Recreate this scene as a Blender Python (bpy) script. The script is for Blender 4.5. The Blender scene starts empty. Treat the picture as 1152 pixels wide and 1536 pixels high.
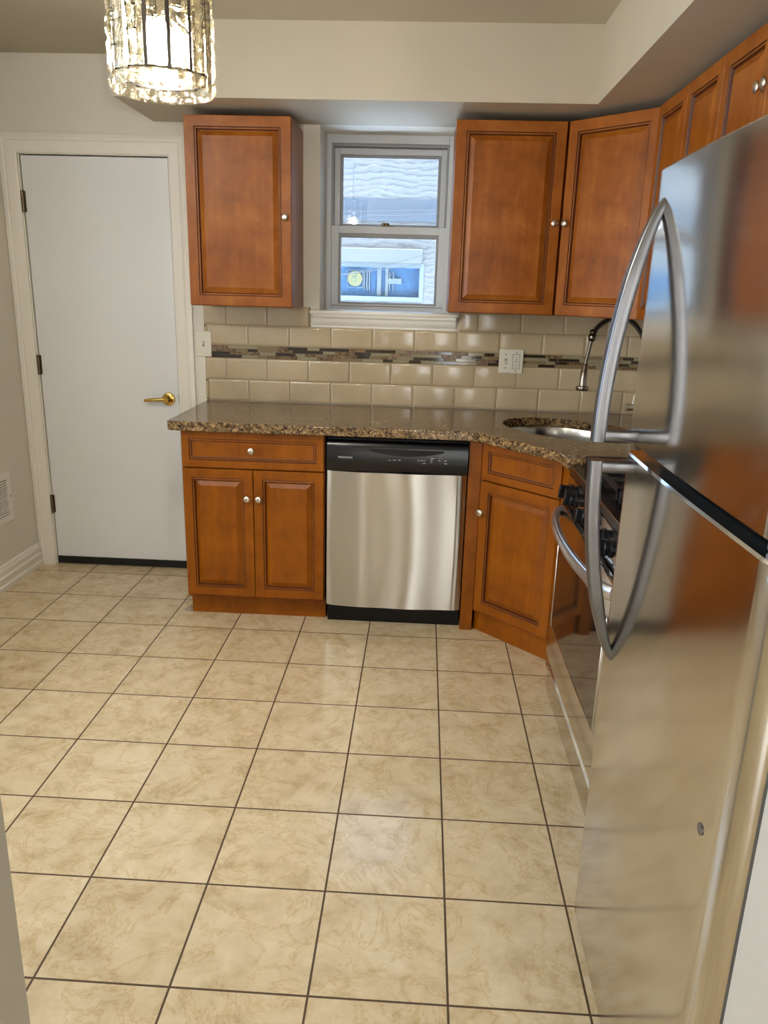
import bpy, bmesh, math, random
from mathutils import Vector, Matrix, geometry

S = bpy.context.scene
COL = S.collection
PI = math.pi

# ------------------------------------------------------------------ camera, world, lights, exposure
cam_data = bpy.data.cameras.new('camera')
cam = bpy.data.objects.new('camera', cam_data)
COL.objects.link(cam)
cam_data.sensor_fit = 'VERTICAL'
cam_data.sensor_height = 36.0
cam_data.lens = 1153.29 / 1536 * 36.0
cam_data.clip_start = 0.02
right = Vector((0.9983131, 0.0516025, 0.0266107))
up = Vector((-0.0398918, 0.2766176, 0.9601517))
fwd = Vector((-0.0421853, 0.9595936, -0.2782095))
M3 = Matrix((right, up, -fwd)).transposed()
cam.matrix_world = Matrix.Translation((-0.11131, -3.16759, 1.49782)) @ M3.to_4x4()
S.camera = cam

S.view_settings.view_transform = 'Standard'
S.view_settings.look = 'None'
S.view_settings.gamma = 1.0
S.view_settings.exposure = 0.3
S.view_settings.use_curve_mapping = False

world = bpy.data.worlds.new('World')
S.world = world
world.use_nodes = True
bg = world.node_tree.nodes['Background']
# overcast sky: blue over the alley (+y), whiter on the sunny side behind the camera (-y)
wt = world.node_tree
_tc = wt.nodes.new('ShaderNodeTexCoord'); _sp = wt.nodes.new('ShaderNodeSeparateXYZ')
_rp = wt.nodes.new('ShaderNodeValToRGB'); _ma = wt.nodes.new('ShaderNodeMath'); _ma.operation = 'MULTIPLY_ADD'
_ma.inputs[1].default_value = 0.5; _ma.inputs[2].default_value = 0.5
wt.links.new(_tc.outputs['Generated'], _sp.inputs[0]); wt.links.new(_sp.outputs[1], _ma.inputs[0])
wt.links.new(_ma.outputs[0], _rp.inputs[0]); wt.links.new(_rp.outputs['Color'], bg.inputs['Color'])
_rp.color_ramp.elements[0].position = 0.35; _rp.color_ramp.elements[0].color = (0.96, 0.98, 1.0, 1)
_rp.color_ramp.elements[1].position = 0.47; _rp.color_ramp.elements[1].color = (0.32, 0.48, 0.70, 1)
bg.inputs['Strength'].default_value = 8.0
S.cycles.max_bounces = 10
S.cycles.transparent_max_bounces = 24
S.cycles.sample_clamp_indirect = 20.0
S.cycles.caustics_reflective = False
S.cycles.caustics_refractive = False

SUN_W = 65.0            # soft daylight on the alley
DINING_FILL = 28.0     # added unseen fill lamp in the room behind the camera
KITCHEN_FILL = 17.0    # added unseen fill lamp in the kitchen, behind the top of the frame
BULB_W = 18.0           # each of the three chandelier bulbs

def area_light(name, loc, rot, sx, sy, watts, color):
    d = bpy.data.lights.new(name, 'AREA')
    d.shape = 'RECTANGLE'; d.size = sx; d.size_y = sy
    d.energy = watts; d.color = color
    o = bpy.data.objects.new(name, d); COL.objects.link(o)
    o.location = loc; o.rotation_euler = rot
    return o

sun_d = bpy.data.lights.new('sun', 'SUN'); sun_d.energy = SUN_W; sun_d.angle = math.radians(12)
sun_d.color = (0.70, 0.86, 1.0)
sun = bpy.data.objects.new('sun', sun_d); COL.objects.link(sun)
sun.rotation_euler = (math.radians(10), 0, math.radians(25))

# ------------------------------------------------------------------ materials
def lin(r, g, b):
    def f(c):
        c /= 255.0
        return c / 12.92 if c <= 0.04045 else ((c + 0.055) / 1.055) ** 2.4
    return (f(r), f(g), f(b), 1.0)

class NT:
    def __init__(self, name):
        self.m = bpy.data.materials.new(name); self.m.use_nodes = True
        self.t = self.m.node_tree; self.n = self.t.nodes
        self.p = self.n['Principled BSDF']
    def add(self, typ, **kw):
        x = self.n.new(typ)
        for k, v in kw.items(): setattr(x, k, v)
        return x
    def link(self, a, b): self.t.links.new(a, b)
    def coord(self, scale=(1, 1, 1), kind='Object'):
        c = self.add('ShaderNodeTexCoord'); m = self.add('ShaderNodeMapping')
        m.inputs['Scale'].default_value = scale
        self.link(c.outputs[kind], m.inputs['Vector'])
        return m.outputs['Vector']
    def noise(self, vec, scale, detail=4, rough=0.55, dist=0.0):
        x = self.add('ShaderNodeTexNoise')
        x.inputs['Scale'].default_value = scale; x.inputs['Detail'].default_value = detail
        x.inputs['Roughness'].default_value = rough; x.inputs['Distortion'].default_value = dist
        self.link(vec, x.inputs['Vector'])
        return x.outputs['Fac']
    def ramp(self, fac, stops, interp='LINEAR'):
        r = self.add('ShaderNodeValToRGB'); cr = r.color_ramp; cr.interpolation = interp
        while len(cr.elements) < len(stops): cr.elements.new(0.5)
        for e, (pos, c) in zip(cr.elements, stops):
            e.position = pos; e.color = c
        self.link(fac, r.inputs['Fac'])
        return r.outputs['Color']
    def mix(self, fac, a, b, blend='MIX'):
        x = self.add('ShaderNodeMix', data_type='RGBA', blend_type=blend)
        for s, v in ((x.inputs['Factor'], fac), (x.inputs[6], a), (x.inputs[7], b)):
            if hasattr(v, 'is_output'): self.link(v, s)
            else: s.default_value = v
        return x.outputs[2]
    def math(self, op, a, b=0.0):
        x = self.add('ShaderNodeMath', operation=op)
        for s, v in ((x.inputs[0], a), (x.inputs[1], b)):
            if hasattr(v, 'is_output'): self.link(v, s)
            else: s.default_value = v
        return x.outputs[0]
    def bump(self, h, strength=0.2, dist=0.01):
        b = self.add('ShaderNodeBump'); b.inputs['Strength'].default_value = strength
        b.inputs['Distance'].default_value = dist
        self.link(h, b.inputs['Height']); self.link(b.outputs['Normal'], self.p.inputs['Normal'])
    def set(self, **kw):
        for k, v in kw.items():
            s = self.p.inputs[k.replace('_', ' ')]
            if hasattr(v, 'is_output'): self.link(v, s)
            else: s.default_value = v
        return self.m

def plain(name, col, rough=0.5, metal=0.0, **kw):
    t = NT(name); t.set(Base_Color=col, Roughness=rough, Metallic=metal, **kw)
    return t.m

def painted(name, col, rough=0.55, var=0.06, bump=0.04):
    t = NT(name); v = t.coord()
    n = t.noise(v, 2.2, 3)
    c2 = tuple(c * (1 - var) for c in col[:3]) + (1,)
    t.set(Base_Color=t.ramp(n, [(0.3, c2), (0.7, col)]), Roughness=rough)
    t.bump(t.noise(v, 140, 2), bump, 0.002)
    return t.m

def wood(name, base, dark, light, rough=0.34):
    t = NT(name)
    mott = t.noise(t.coord((1, 1, 0.8)), 9, 4, 0.6, 0.3)
    grain = t.noise(t.coord((60, 60, 2.6)), 1.0, 3, 0.6)
    c = t.ramp(mott, [(0.30, dark), (0.52, base), (0.75, light)])
    g = t.ramp(grain, [(0.35, (0.86, 0.83, 0.80, 1)), (0.65, (1.04, 1.04, 1.04, 1))])
    c = t.mix(0.7, c, g, 'MULTIPLY')
    t.set(Base_Color=c, Roughness=rough, Specular_IOR_Level=0.30)
    t.bump(grain, 0.03, 0.001)
    return t.m

def brushed(name, col, rough, aniso=0.75, grain=True, axis='Z', rot=0.25, wav=0.0, var=.06):
    t = NT(name)
    tg = t.add('ShaderNodeTangent', direction_type='RADIAL', axis=axis)
    t.link(tg.outputs['Tangent'], t.p.inputs['Tangent'])
    t.set(Base_Color=col, Metallic=1.0, Roughness=rough, Anisotropic=aniso, Anisotropic_Rotation=rot)
    if grain:
        v = t.coord((3, 3, 420))
        n = t.noise(v, 1.0, 2, 0.5)
        r = t.math('MULTIPLY_ADD', n, var)
        r.node.inputs[2].default_value = rough - var/2
        t.link(r, t.p.inputs['Roughness'])
    if wav:
        t.bump(t.noise(t.coord((1, 1, 1)), 2.6, 1), wav, 0.05)
    return t.m

M = {}
M['wall'] = painted('wall_paint', lin(230, 225, 212), 0.6)
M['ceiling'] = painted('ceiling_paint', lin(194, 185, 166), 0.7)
M['trim'] = painted('trim_paint', lin(240, 236, 226), 0.32, 0.03, 0.01)
M['door'] = painted('door_paint', lin(234, 236, 238), 0.42, 0.03, 0.02)
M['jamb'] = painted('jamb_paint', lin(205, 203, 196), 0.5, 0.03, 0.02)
M['black'] = plain('black_plastic', lin(9, 9, 11), 0.3, Specular_IOR_Level=0.3)
M['black_gloss'] = plain('black_gloss', lin(9, 11, 16), 0.24)
M['rubber'] = plain('black_rubber', lin(12, 12, 12), 0.6)
M['iron'] = plain('cast_iron', lin(20, 20, 21), 0.45)
M['dark_gap'] = plain('dark_gap', lin(8, 8, 9), 0.7)
M['brass'] = plain('polished_brass', lin(206, 172, 96), 0.14, 1.0)
M['hinge'] = plain('hinge_metal', lin(120, 104, 84), 0.35, 1.0)
M['nickel'] = plain('satin_nickel', lin(205, 198, 186), 0.28, 1.0)
M['chrome'] = plain('chrome', lin(225, 225, 226), 0.08, 1.0)
M['gunmetal'] = plain('faucet_metal', lin(104, 97, 90), 0.22, 1.0)
M['faucet_head'] = plain('faucet_head_metal', lin(150, 142, 132), 0.26, 1.0)
M['dark_spring'] = plain('faucet_spring', lin(62, 60, 58), 0.3, 1.0)
M['steel_fridge'] = brushed('fridge_steel', lin(206, 204, 200), 0.125, 0.75, True, 'Z', 0.25, 0.0)
M['steel_dw'] = brushed('dishwasher_steel', lin(190, 187, 181), 0.25, 0.9, var=.02)
M['steel_range'] = brushed('range_steel', lin(205, 200, 192), 0.11, 0.5, var=.02)
M['steel_handle'] = plain('handle_steel', lin(122, 122, 124), 0.32, 1.0)
M['steel_sink'] = brushed('sink_steel', lin(160, 157, 150), 0.2, 0.6)
M['fridge_side'] = plain('fridge_side_grey', lin(66, 66, 68), 0.45)
M['oven_glass'] = plain('oven_glass', lin(30, 24, 20), 0.06, 0.0, Specular_IOR_Level=0.9)
M['plate'] = plain('switch_plate', lin(226, 221, 205), 0.35)
M['slot'] = plain('slot_dark', lin(40, 38, 36), 0.6)
M['seam'] = plain('plate_seam', lin(150, 144, 130), 0.6)
M['vinyl'] = plain('window_vinyl', lin(204, 208, 214), 0.4)
M['alu'] = plain('window_channel', lin(150, 152, 156), 0.45)
M['print'] = plain('panel_print', lin(188, 192, 198), 0.5)
M['wood_up'] = wood('cabinet_wood_upper', lin(150, 85, 23), lin(126, 67, 14), lin(170, 103, 36))
M['wood_lo'] = wood('cabinet_wood_base', lin(139, 76, 4), lin(121, 62, 2), lin(153, 86, 8))
M['glaze'] = plain('cabinet_glaze', lin(74, 34, 14), 0.45)
M['wood_dark'] = wood('cabinet_side_wood', lin(138, 70, 18), lin(118, 56, 10), lin(150, 80, 24))
M['grout_wall'] = plain('wall_grout', lin(150, 134, 108), 0.8)

def tile_glaze():
    t = NT('wall_tile_glaze'); n = t.noise(t.coord(), 5, 3)
    t.set(Base_Color=t.ramp(n, [(0.3, lin(186, 168, 136)), (0.7, lin(202, 185, 153))]), Roughness=0.12)
    return t.m
M['tile'] = tile_glaze()
def marble_strip():
    t = NT('mosaic_marble'); n = t.noise(t.coord(), 90, 4, 0.7, 1.0)
    t.set(Base_Color=t.ramp(n, [(0.38, lin(64, 46, 30)), (0.5, lin(120, 92, 62)), (0.62, lin(168, 140, 104))]), Roughness=0.25)
    return t.m
M['mos_sage'] = plain('mosaic_sage', lin(158, 148, 118), 0.08)
M['mos_tan'] = plain('mosaic_tan', lin(140, 122, 90), 0.1)
M['mos_brown'] = plain('mosaic_brown', lin(58, 46, 36), 0.07)
M['mos_marble'] = marble_strip()

def granite():
    t = NT('granite'); v = t.coord((1, 1, 1))
    vo = t.add('ShaderNodeTexVoronoi'); vo.inputs['Scale'].default_value = 100; vo.inputs['Randomness'].default_value = 1
    nz = t.add('ShaderNodeTexNoise'); nz.inputs['Scale'].default_value = 70; nz.inputs['Detail'].default_value = 3; t.link(v, nz.inputs['Vector'])
    wv = t.add('ShaderNodeVectorMath', operation='MULTIPLY_ADD'); t.link(nz.outputs['Color'], wv.inputs[0]); wv.inputs[1].default_value = (.016, .016, .016); t.link(v, wv.inputs[2])
    t.link(wv.outputs[0], vo.inputs['Vector'])
    n1 = t.noise(v, 55, 5, 0.7, 0.8)
    n2 = t.noise(v, 18, 3, 0.6)
    base = t.ramp(n1, [(0.36, lin(34, 26, 20)), (0.44, lin(98, 74, 48)), (0.52, lin(150, 122, 84)), (0.66, lin(190, 164, 122))])
    sep = t.add('ShaderNodeSeparateColor'); t.link(vo.outputs['Color'], sep.inputs['Color'])
    cell = t.ramp(sep.outputs[0], [(0.0, lin(42, 32, 24)), (0.2, lin(104, 78, 50)), (0.45, lin(146, 118, 82)), (0.8, lin(178, 150, 110))], 'CONSTANT')
    c = t.mix(0.45, base, cell)
    ve = t.add('ShaderNodeTexVoronoi', feature='DISTANCE_TO_EDGE'); ve.inputs['Scale'].default_value = 100; t.link(wv.outputs[0], ve.inputs['Vector'])
    ed = t.math('MULTIPLY', t.math('LESS_THAN', ve.outputs['Distance'], 0.075), t.math('GREATER_THAN', t.noise(v, 34, 3, 0.6), 0.47))
    c = t.mix(ed, c, lin(30, 22, 17))
    c = t.mix(0.5, c, t.ramp(n2, [(0.35, (0.72, 0.68, 0.62, 1)), (0.65, (1.05, 1.03, 1.0, 1))]), 'MULTIPLY')
    t.set(Base_Color=c, Roughness=0.13)
    return t.m
M['granite'] = granite()

TP = 0.308
def floor_tiles():
    t = NT('floor_tiles')
    tc = t.add('ShaderNodeTexCoord'); sp = t.add('ShaderNodeSeparateXYZ')
    t.link(tc.outputs['Object'], sp.inputs[0])
    ids, masks = [], []
    for ax in (0, 1):
        q = t.math('DIVIDE', sp.outputs[ax], TP)
        fr = t.math('FRACT', t.math('ADD', q, 100.0))
        d = t.math('ABSOLUTE', t.math('SUBTRACT', fr, 0.5))
        masks.append(t.math('GREATER_THAN', d, 0.5 - 0.0027 / TP))
        ids.append(t.math('FLOOR', t.math('ADD', q, 100.0)))
    g = t.math('MAXIMUM', masks[0], masks[1])
    cid = t.add('ShaderNodeCombineXYZ'); t.link(ids[0], cid.inputs[0]); t.link(ids[1], cid.inputs[1])
    wn = t.add('ShaderNodeTexWhiteNoise', noise_dimensions='3D'); t.link(cid.outputs[0], wn.inputs['Vector'])
    off = t.add('ShaderNodeVectorMath', operation='MULTIPLY_ADD')
    t.link(wn.outputs['Color'], off.inputs[0]); off.inputs[1].default_value = (7, 7, 7); t.link(tc.outputs['Object'], off.inputs[2])
    v = off.outputs[0]
    n1 = t.noise(v, 11, 6, 0.68, 0.4)
    n2 = t.noise(v, 6, 6, 0.68, 0.7)
    vein = t.math('ABSOLUTE', t.math('SUBTRACT', n2, 0.5))
    c = t.ramp(n1, [(0.32, lin(193, 173, 137)), (0.5, lin(212, 193, 158)), (0.7, lin(223, 207, 175))])
    vc = t.ramp(vein, [(0.0, lin(222, 204, 172)), (0.012, lin(244, 238, 226)), (0.035, (1, 1, 1, 1))])
    c = t.mix(0.55, c, vc, 'MULTIPLY')
    tint = t.ramp(wn.outputs['Value'], [(0, (0.95, 0.94, 0.92, 1)), (1, (1.02, 1.02, 1.02, 1))])
    c = t.mix(1.0, c, tint, 'MULTIPLY')
    c = t.mix(g, c, lin(78, 58, 36))
    r = t.math('MULTIPLY_ADD', g, 0.55); r.node.inputs[2].default_value = 0.17
    t.set(Base_Color=c, Roughness=r)
    h = t.math('ADD', t.math('MULTIPLY', g, -1.0), t.math('MULTIPLY', n1, 0.12))
    t.bump(h, 0.35, 0.002)
    return t.m
M['floor'] = floor_tiles()

def thin_glass(name, tint=(0.96, 0.98, 1, 1), refl=0.10):
    t = NT(name); t.n.remove(t.p)
    out = t.n['Material Output']
    tr = t.add('ShaderNodeBsdfTransparent'); tr.inputs['Color'].default_value = tint
    gl = t.add('ShaderNodeBsdfGlossy'); gl.inputs['Roughness'].default_value = 0.01
    lw = t.add('ShaderNodeFresnel'); lw.inputs['IOR'].default_value = 1.5
    mx = t.add('ShaderNodeMixShader')
    f = t.math('MULTIPLY', lw.outputs[0], 2.0); f = t.math('MINIMUM', f, 1.0)
    t.link(f, mx.inputs[0]); t.link(tr.outputs[0], mx.inputs[1]); t.link(gl.outputs[0], mx.inputs[2])
    t.link(mx.outputs[0], out.inputs['Surface'])
    return t.m
M['pane'] = thin_glass('window_glass')

def crystal():
    t = NT('crystal_glass'); t.n.remove(t.p)
    out = t.n['Material Output']
    v = t.coord((1, 1, 1))
    bp = t.add('ShaderNodeBump'); bp.inputs['Strength'].default_value = 1.0; bp.inputs['Distance'].default_value = 0.010
    n = t.noise(v, 38, 3, 0.6, 0.8); t.link(n, bp.inputs['Height'])
    tr = t.add('ShaderNodeBsdfTransparent'); tr.inputs['Color'].default_value = (0.95, 0.93, 0.86, 1)
    gl = t.add('ShaderNodeBsdfGlossy'); gl.inputs['Roughness'].default_value = 0.0; gl.inputs['Color'].default_value = (1, 0.97, 0.86, 1)
    rf = t.add('ShaderNodeBsdfRefraction'); rf.inputs['IOR'].default_value = 1.5; rf.inputs['Roughness'].default_value = 0.0
    rf.inputs['Color'].default_value = (1, 0.96, 0.84, 1)
    for s in (gl, rf): t.link(bp.outputs['Normal'], s.inputs['Normal'])
    fr = t.add('ShaderNodeFresnel'); fr.inputs['IOR'].default_value = 1.6; t.link(bp.outputs['Normal'], fr.inputs['Normal'])
    a = t.add('ShaderNodeMixShader'); a.inputs[0].default_value = 0.2
    t.link(tr.outputs[0], a.inputs[1]); t.link(rf.outputs[0], a.inputs[2])
    b = t.add('ShaderNodeMixShader')
    t.link(t.math('MINIMUM', t.math('MULTIPLY', fr.outputs[0], 0.6), 0.4), b.inputs[0])
    t.link(a.outputs[0], b.inputs[1]); t.link(gl.outputs[0], b.inputs[2])
    t.link(b.outputs[0], out.inputs['Surface'])
    return t.m
M['crystal'] = crystal()

def emit(name, col, s):
    t = NT(name); t.set(Base_Color=(0, 0, 0, 1), Emission_Color=col, Emission_Strength=s)
    return t.m
M['bulb'] = emit('bulb_glow', (1.0, 0.86, 0.64, 1), 3.0)
M['fill_lamp_diffuser'] = emit('fill_lamp_glow', (1.0, 0.9, 0.76, 1), 4.0)  # glow of the two added fill lamps

def masonry():
    t = NT('neighbour_masonry')
    tc = t.add('ShaderNodeTexCoord'); sp = t.add('ShaderNodeSeparateXYZ'); t.link(tc.outputs['Object'], sp.inputs[0])
    n = t.noise(t.coord((1.0, 1, 1.6)), 2.2, 4, 0.6)
    n2 = t.noise(t.coord((3.0, 1, 3.0)), 2.0, 3, 0.6)
    h = t.math('ADD', t.math('MULTIPLY', sp.outputs[2], 15.0), t.math('MULTIPLY', n, 4.2))
    line = t.math('ABSOLUTE', t.math('SUBTRACT', t.math('FRACT', h), 0.5))
    line = t.math('ADD', line, t.math('MULTIPLY', t.math('GREATER_THAN', n2, 0.56), 0.2))
    t.set(Base_Color=t.ramp(line, [(0.0, lin(36, 41, 48)), (0.05, lin(56, 60, 66)), (0.11, lin(70, 73, 77)), (0.5, lin(73, 76, 79))]), Roughness=0.9)
    t.bump(line, 0.12, 0.02)
    return t.m
M['masonry'] = masonry()
def stucco(name, a, b):
    t = NT(name); n = t.noise(t.coord(), 26, 4, 0.7)
    t.set(Base_Color=t.ramp(n, [(0.35, a), (0.65, b)]), Roughness=0.9)
    return t.m
M['stucco_blue'] = stucco('blue_band_stucco', lin(36, 46, 58), lin(48, 57, 68))
M['lintel'] = stucco('lintel_stone', lin(66, 71, 75), lin(71, 76, 79))
M['far_glass'] = stucco('far_window_glass', lin(16, 54, 86), lin(34, 76, 110))
M['far_frame'] = plain('far_window_frame', lin(70, 84, 92), 0.5)
M['yellow'] = plain('sign_yellow', lin(88, 88, 58), 0.6)
M['sign_ink'] = plain('sign_ink', lin(92, 108, 96), 0.6)
M['cable'] = plain('cable_grey', lin(38, 44, 52), 0.9)
M['ground'] = stucco('alley_concrete', lin(205, 206, 208), lin(222, 223, 224))
M['smudge'] = stucco('smudge_grey', lin(150, 140, 120), lin(176, 164, 140))

# ------------------------------------------------------------------ mesh helpers
class MB:
    """collects shapes; build() links them as ONE mesh object"""
    def __init__(self): self.bm = bmesh.new(); self.T = Matrix.Identity(4); self.flat = False; self.curved = False
    def v(self, p): return self.bm.verts.new(self.T @ Vector(p))
    def f(self, vs, m=0):
        try:
            fc = self.bm.faces.new(vs); fc.material_index = m; return fc
        except ValueError: return None
    def box(self, x0, x1, y0, y1, z0, z1, m=0, bev=0.0, seg=2):
        vs = [self.v((x, y, z)) for x in (x0, x1) for y in (y0, y1) for z in (z0, z1)]
        fs = [self.f([vs[i] for i in q], m) for q in ((0, 1, 3, 2), (4, 6, 7, 5), (0, 4, 5, 1), (2, 3, 7, 6), (0, 2, 6, 4), (1, 5, 7, 3))]
        if bev:
            self.flat = True
            es = set(e for fc in fs for e in fc.edges)
            r = bmesh.ops.bevel(self.bm, geom=list(es), offset=bev, segments=seg, affect='EDGES', profile=0.5)
            for fc in r['faces']: fc.material_index = m
        return self
    def prism(self, poly, z0, z1, m=0, bev=0.0):
        a = [self.v((x, y, z0)) for x, y in poly]; b = [self.v((x, y, z1)) for x, y in poly]
        n = len(poly); fs = [self.f(a[::-1], m), self.f(b, m)]
        for i in range(n): fs.append(self.f([a[i], a[(i+1) % n], b[(i+1) % n], b[i]], m))
        if bev:
            self.flat = True
            es = set(e for fc in fs if fc for e in fc.edges)
            r = bmesh.ops.bevel(self.bm, geom=list(es), offset=bev, segments=2, affect='EDGES', profile=0.5)
            for fc in r['faces']: fc.material_index = m
        return self
    def extrude(self, prof, axis_pts, m=0):
        """prof: closed list of 3-D points at start; axis_pts = offset vector"""
        d = Vector(axis_pts)
        a = [self.v(p) for p in prof]; b = [self.v(Vector(p) + d) for p in prof]
        n = len(prof); self.f(a[::-1], m); self.f(b, m)
        for i in range(n): self.f([a[i], a[(i+1) % n], b[(i+1) % n], b[i]], m)
        return self
    def loft(self, loops, m=0, cap=True, closed=True):
        L = [[self.v(p) for p in lp] for lp in loops]
        n = len(L[0])
        for a, b in zip(L, L[1:]):
            for i in range(n if closed else n - 1):
                self.f([a[i], a[(i+1) % n], b[(i+1) % n], b[i]], m)
        if cap: self.f(L[0][::-1], m); self.f(L[-1], m)
        return L
    def lathe(self, prof, n=24, m=0, T=None):
        """prof (r, z) about z, transformed by T"""
        T = T or Matrix.Identity(4); self.curved = True
        self.loft([[T @ Vector((max(r, 1e-4) * math.cos(2*PI*i/n), max(r, 1e-4) * math.sin(2*PI*i/n), z)) for i in range(n)] for r, z in prof], m)
        return self
    def cyl(self, p0, p1, r, n=16, m=0, r2=None):
        p0, p1 = Vector(p0), Vector(p1); d = p1 - p0
        T = Matrix.Translation(p0) @ d.to_track_quat('Z', 'Y').to_matrix().to_4x4()
        return self.lathe([(r, 0), (r2 if r2 else r, d.length)], n, m, T)
    def sweep(self, pts, prof, upv=(0, 0, 1), m=0, scales=None):
        """prof: list of (a, b) across (side, up)"""
        pts = [Vector(p) for p in pts]; loops = []; self.curved = True
        for i, p in enumerate(pts):
            d = (pts[min(i+1, len(pts)-1)] - pts[max(i-1, 0)]).normalized()
            s = d.cross(Vector(upv)).normalized(); u = s.cross(d).normalized()
            k = scales[i] if scales else 1
            loops.append([p + s*a*k + u*b*k for a, b in prof])
        self.loft(loops, m)
        return self
    def tube(self, pts, r, n=10, m=0, upv=(0, 0, 1), scales=None):
        return self.sweep(pts, [(r*math.cos(2*PI*i/n), r*math.sin(2*PI*i/n)) for i in range(n)], upv, m, scales)
    def build(self, name, mats, parent=None, smooth=None, bevel=0.0):
        if smooth is None: smooth = 42 if self.curved and not self.flat else 20
        me = bpy.data.meshes.new(name)
        bmesh.ops.recalc_face_normals(self.bm, faces=self.bm.faces)
        self.bm.to_mesh(me); self.bm.free()
        for mt in (mats if isinstance(mats, (list, tuple)) else [mats]): me.materials.append(mt)
        if smooth:
            for p in me.polygons: p.use_smooth = True
            me.set_sharp_from_angle(angle=math.radians(smooth))
        o = bpy.data.objects.new(name, me); COL.objects.link(o)
        if parent: o.parent = parent
        if bevel:
            b = o.modifiers.new('bevel', 'BEVEL'); b.width = bevel; b.segments = 2; b.limit_method = 'ANGLE'; b.angle_limit = math.radians(40)
        return o

def thing(name, label, cat, loc=(0, 0, 0), rz=0.0, group=None):
    o = bpy.data.objects.new(name, None); COL.objects.link(o)
    o.empty_display_size = 0.05
    o.location = loc; o.rotation_euler = (0, 0, rz)
    o['label'] = label; o['category'] = cat
    if group: o['group'] = group
    return o
def tag(o, label, cat, group=None):
    o['label'] = label; o['category'] = cat
    if group: o['group'] = group
    return o
def struct(o):
    o['kind'] = 'structure'; return o

# ------------------------------------------------------------------ dimensions
WL, WR, WB = -2.165, 1.07, 0.73          # left wall, right wall, back wall
PY0, PY1 = -2.425, -2.305                # partition with the doorway
CEIL = 2.5
SOF = 2.222                              # soffit underside
DX0, DX1, DY0 = -3.0, 3.8, -6.8          # room the camera stands in

# ------------------------------------------------------------------ structure
b = MB(); b.box(DX0-.2, DX1+.2, DY0-.2, 1.06, -0.12, 0.0)
struct(b.build('floor', M['floor'], smooth=0))
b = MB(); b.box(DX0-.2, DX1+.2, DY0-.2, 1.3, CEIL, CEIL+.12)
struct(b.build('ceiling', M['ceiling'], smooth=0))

b = MB()   # back wall with the door and window openings
DOX0, DOX1, DOZ = -2.088, -1.338, 2.083
WX0, WX1, WZ0, WZ1 = -0.628, 0.010, 1.372, SOF
for x0, x1, z0, z1 in ((WL-.12, DOX0, 0, CEIL), (DOX0, DOX1, DOZ, CEIL), (DOX1, WX0, 0, CEIL), (WX0, WX1, 0, WZ0), (WX0, WX1, WZ1, CEIL), (WX1, WR+.12, 0, CEIL)):
    b.box(x0, x1, WB, 1.05, z0, z1)
b.box(DOX0, DOX1, 0.80, 1.05, 0, DOZ)
struct(b.build('wall_back', M['wall'], smooth=0))
b = MB(); LY0, LY1, LZ0, LZ1 = -2.15, -0.75, 0.85, 2.15      # added unseen left window, lets extra daylight in
for y0, y1, z0, z1 in ((PY1, LY0, 0, CEIL), (LY0, LY1, 0, LZ0), (LY0, LY1, LZ1, CEIL), (LY1, WB, 0, CEIL)): b.box(WL-.12, WL, y0, y1, z0, z1)
struct(b.build('wall_left', M['wall'], smooth=0))
b = MB(); b.box(-6, 6, .93, 1.05, CEIL + .12, 8.0); struct(b.build('sky_blocker_wall', M['masonry'], smooth=0))  # added unseen wall, keeps sky light off the house opposite
b = MB(); b.box(WR, WR+.12, PY1, WB, 0, CEIL)
struct(b.build('wall_right', M['wall'], smooth=0))
JL, JR = -0.656, 0.347
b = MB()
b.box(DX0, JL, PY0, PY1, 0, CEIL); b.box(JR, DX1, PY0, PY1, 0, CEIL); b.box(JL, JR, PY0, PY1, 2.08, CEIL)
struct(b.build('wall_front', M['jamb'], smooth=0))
# room behind the camera
b = MB()
b.box(DX0-.12, DX0, DY0, PY0, 0, CEIL)
struct(b.build('wall_dining_left', M['wall'], smooth=0))
b = MB(); b.box(DX1, DX1+.12, DY0, PY0, 0, CEIL)
struct(b.build('wall_dining_right', M['wall'], smooth=0))
b = MB()  # unseen openings added for daylight and the dishwasher's bright streaks
for x0, x1, z0, z1 in ((DX0-.12, -2.9, 0, CEIL), (-2.9, -1.5, 0, 0.35), (-2.9, -1.5, 2.3, CEIL), (-1.5, -1.35, 0, CEIL), (-1.35, -1.0, 0, .4), (-1.35, -1.0, 1.22, CEIL), (-1.0, .15, 0, CEIL), (.15, 1.3, 0, .4), (.15, 1.3, 2.2, CEIL), (.62, .88, .4, 2.2), (1.3, DX1+.12, 0, CEIL)):
    b.box(x0, x1, DY0-.15, DY0, z0, z1)
struct(b.build('wall_dining_rear', M['wall'], smooth=0))

b = MB()   # soffit
SX0, SY, SXR = -1.41, 0.235, 0.54
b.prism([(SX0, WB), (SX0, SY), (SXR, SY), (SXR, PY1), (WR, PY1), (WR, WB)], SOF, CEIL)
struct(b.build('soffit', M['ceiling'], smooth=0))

# baseboard on the left wall
bp = [(0, 0), (.020, 0), (.020, .022), (.015, .030), (.015, .052), (.0185, .057), (.0185, .066), (.013, .074), (.013, .098), (.009, .106), (.007, .120), (0, .124)]
b = MB(); b.extrude([(WL + x, PY1, z) for x, z in bp], (0, WB - 0.022 - PY1, 0))
struct(b.build('baseboard_left', M['trim'], smooth=25))

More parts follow.
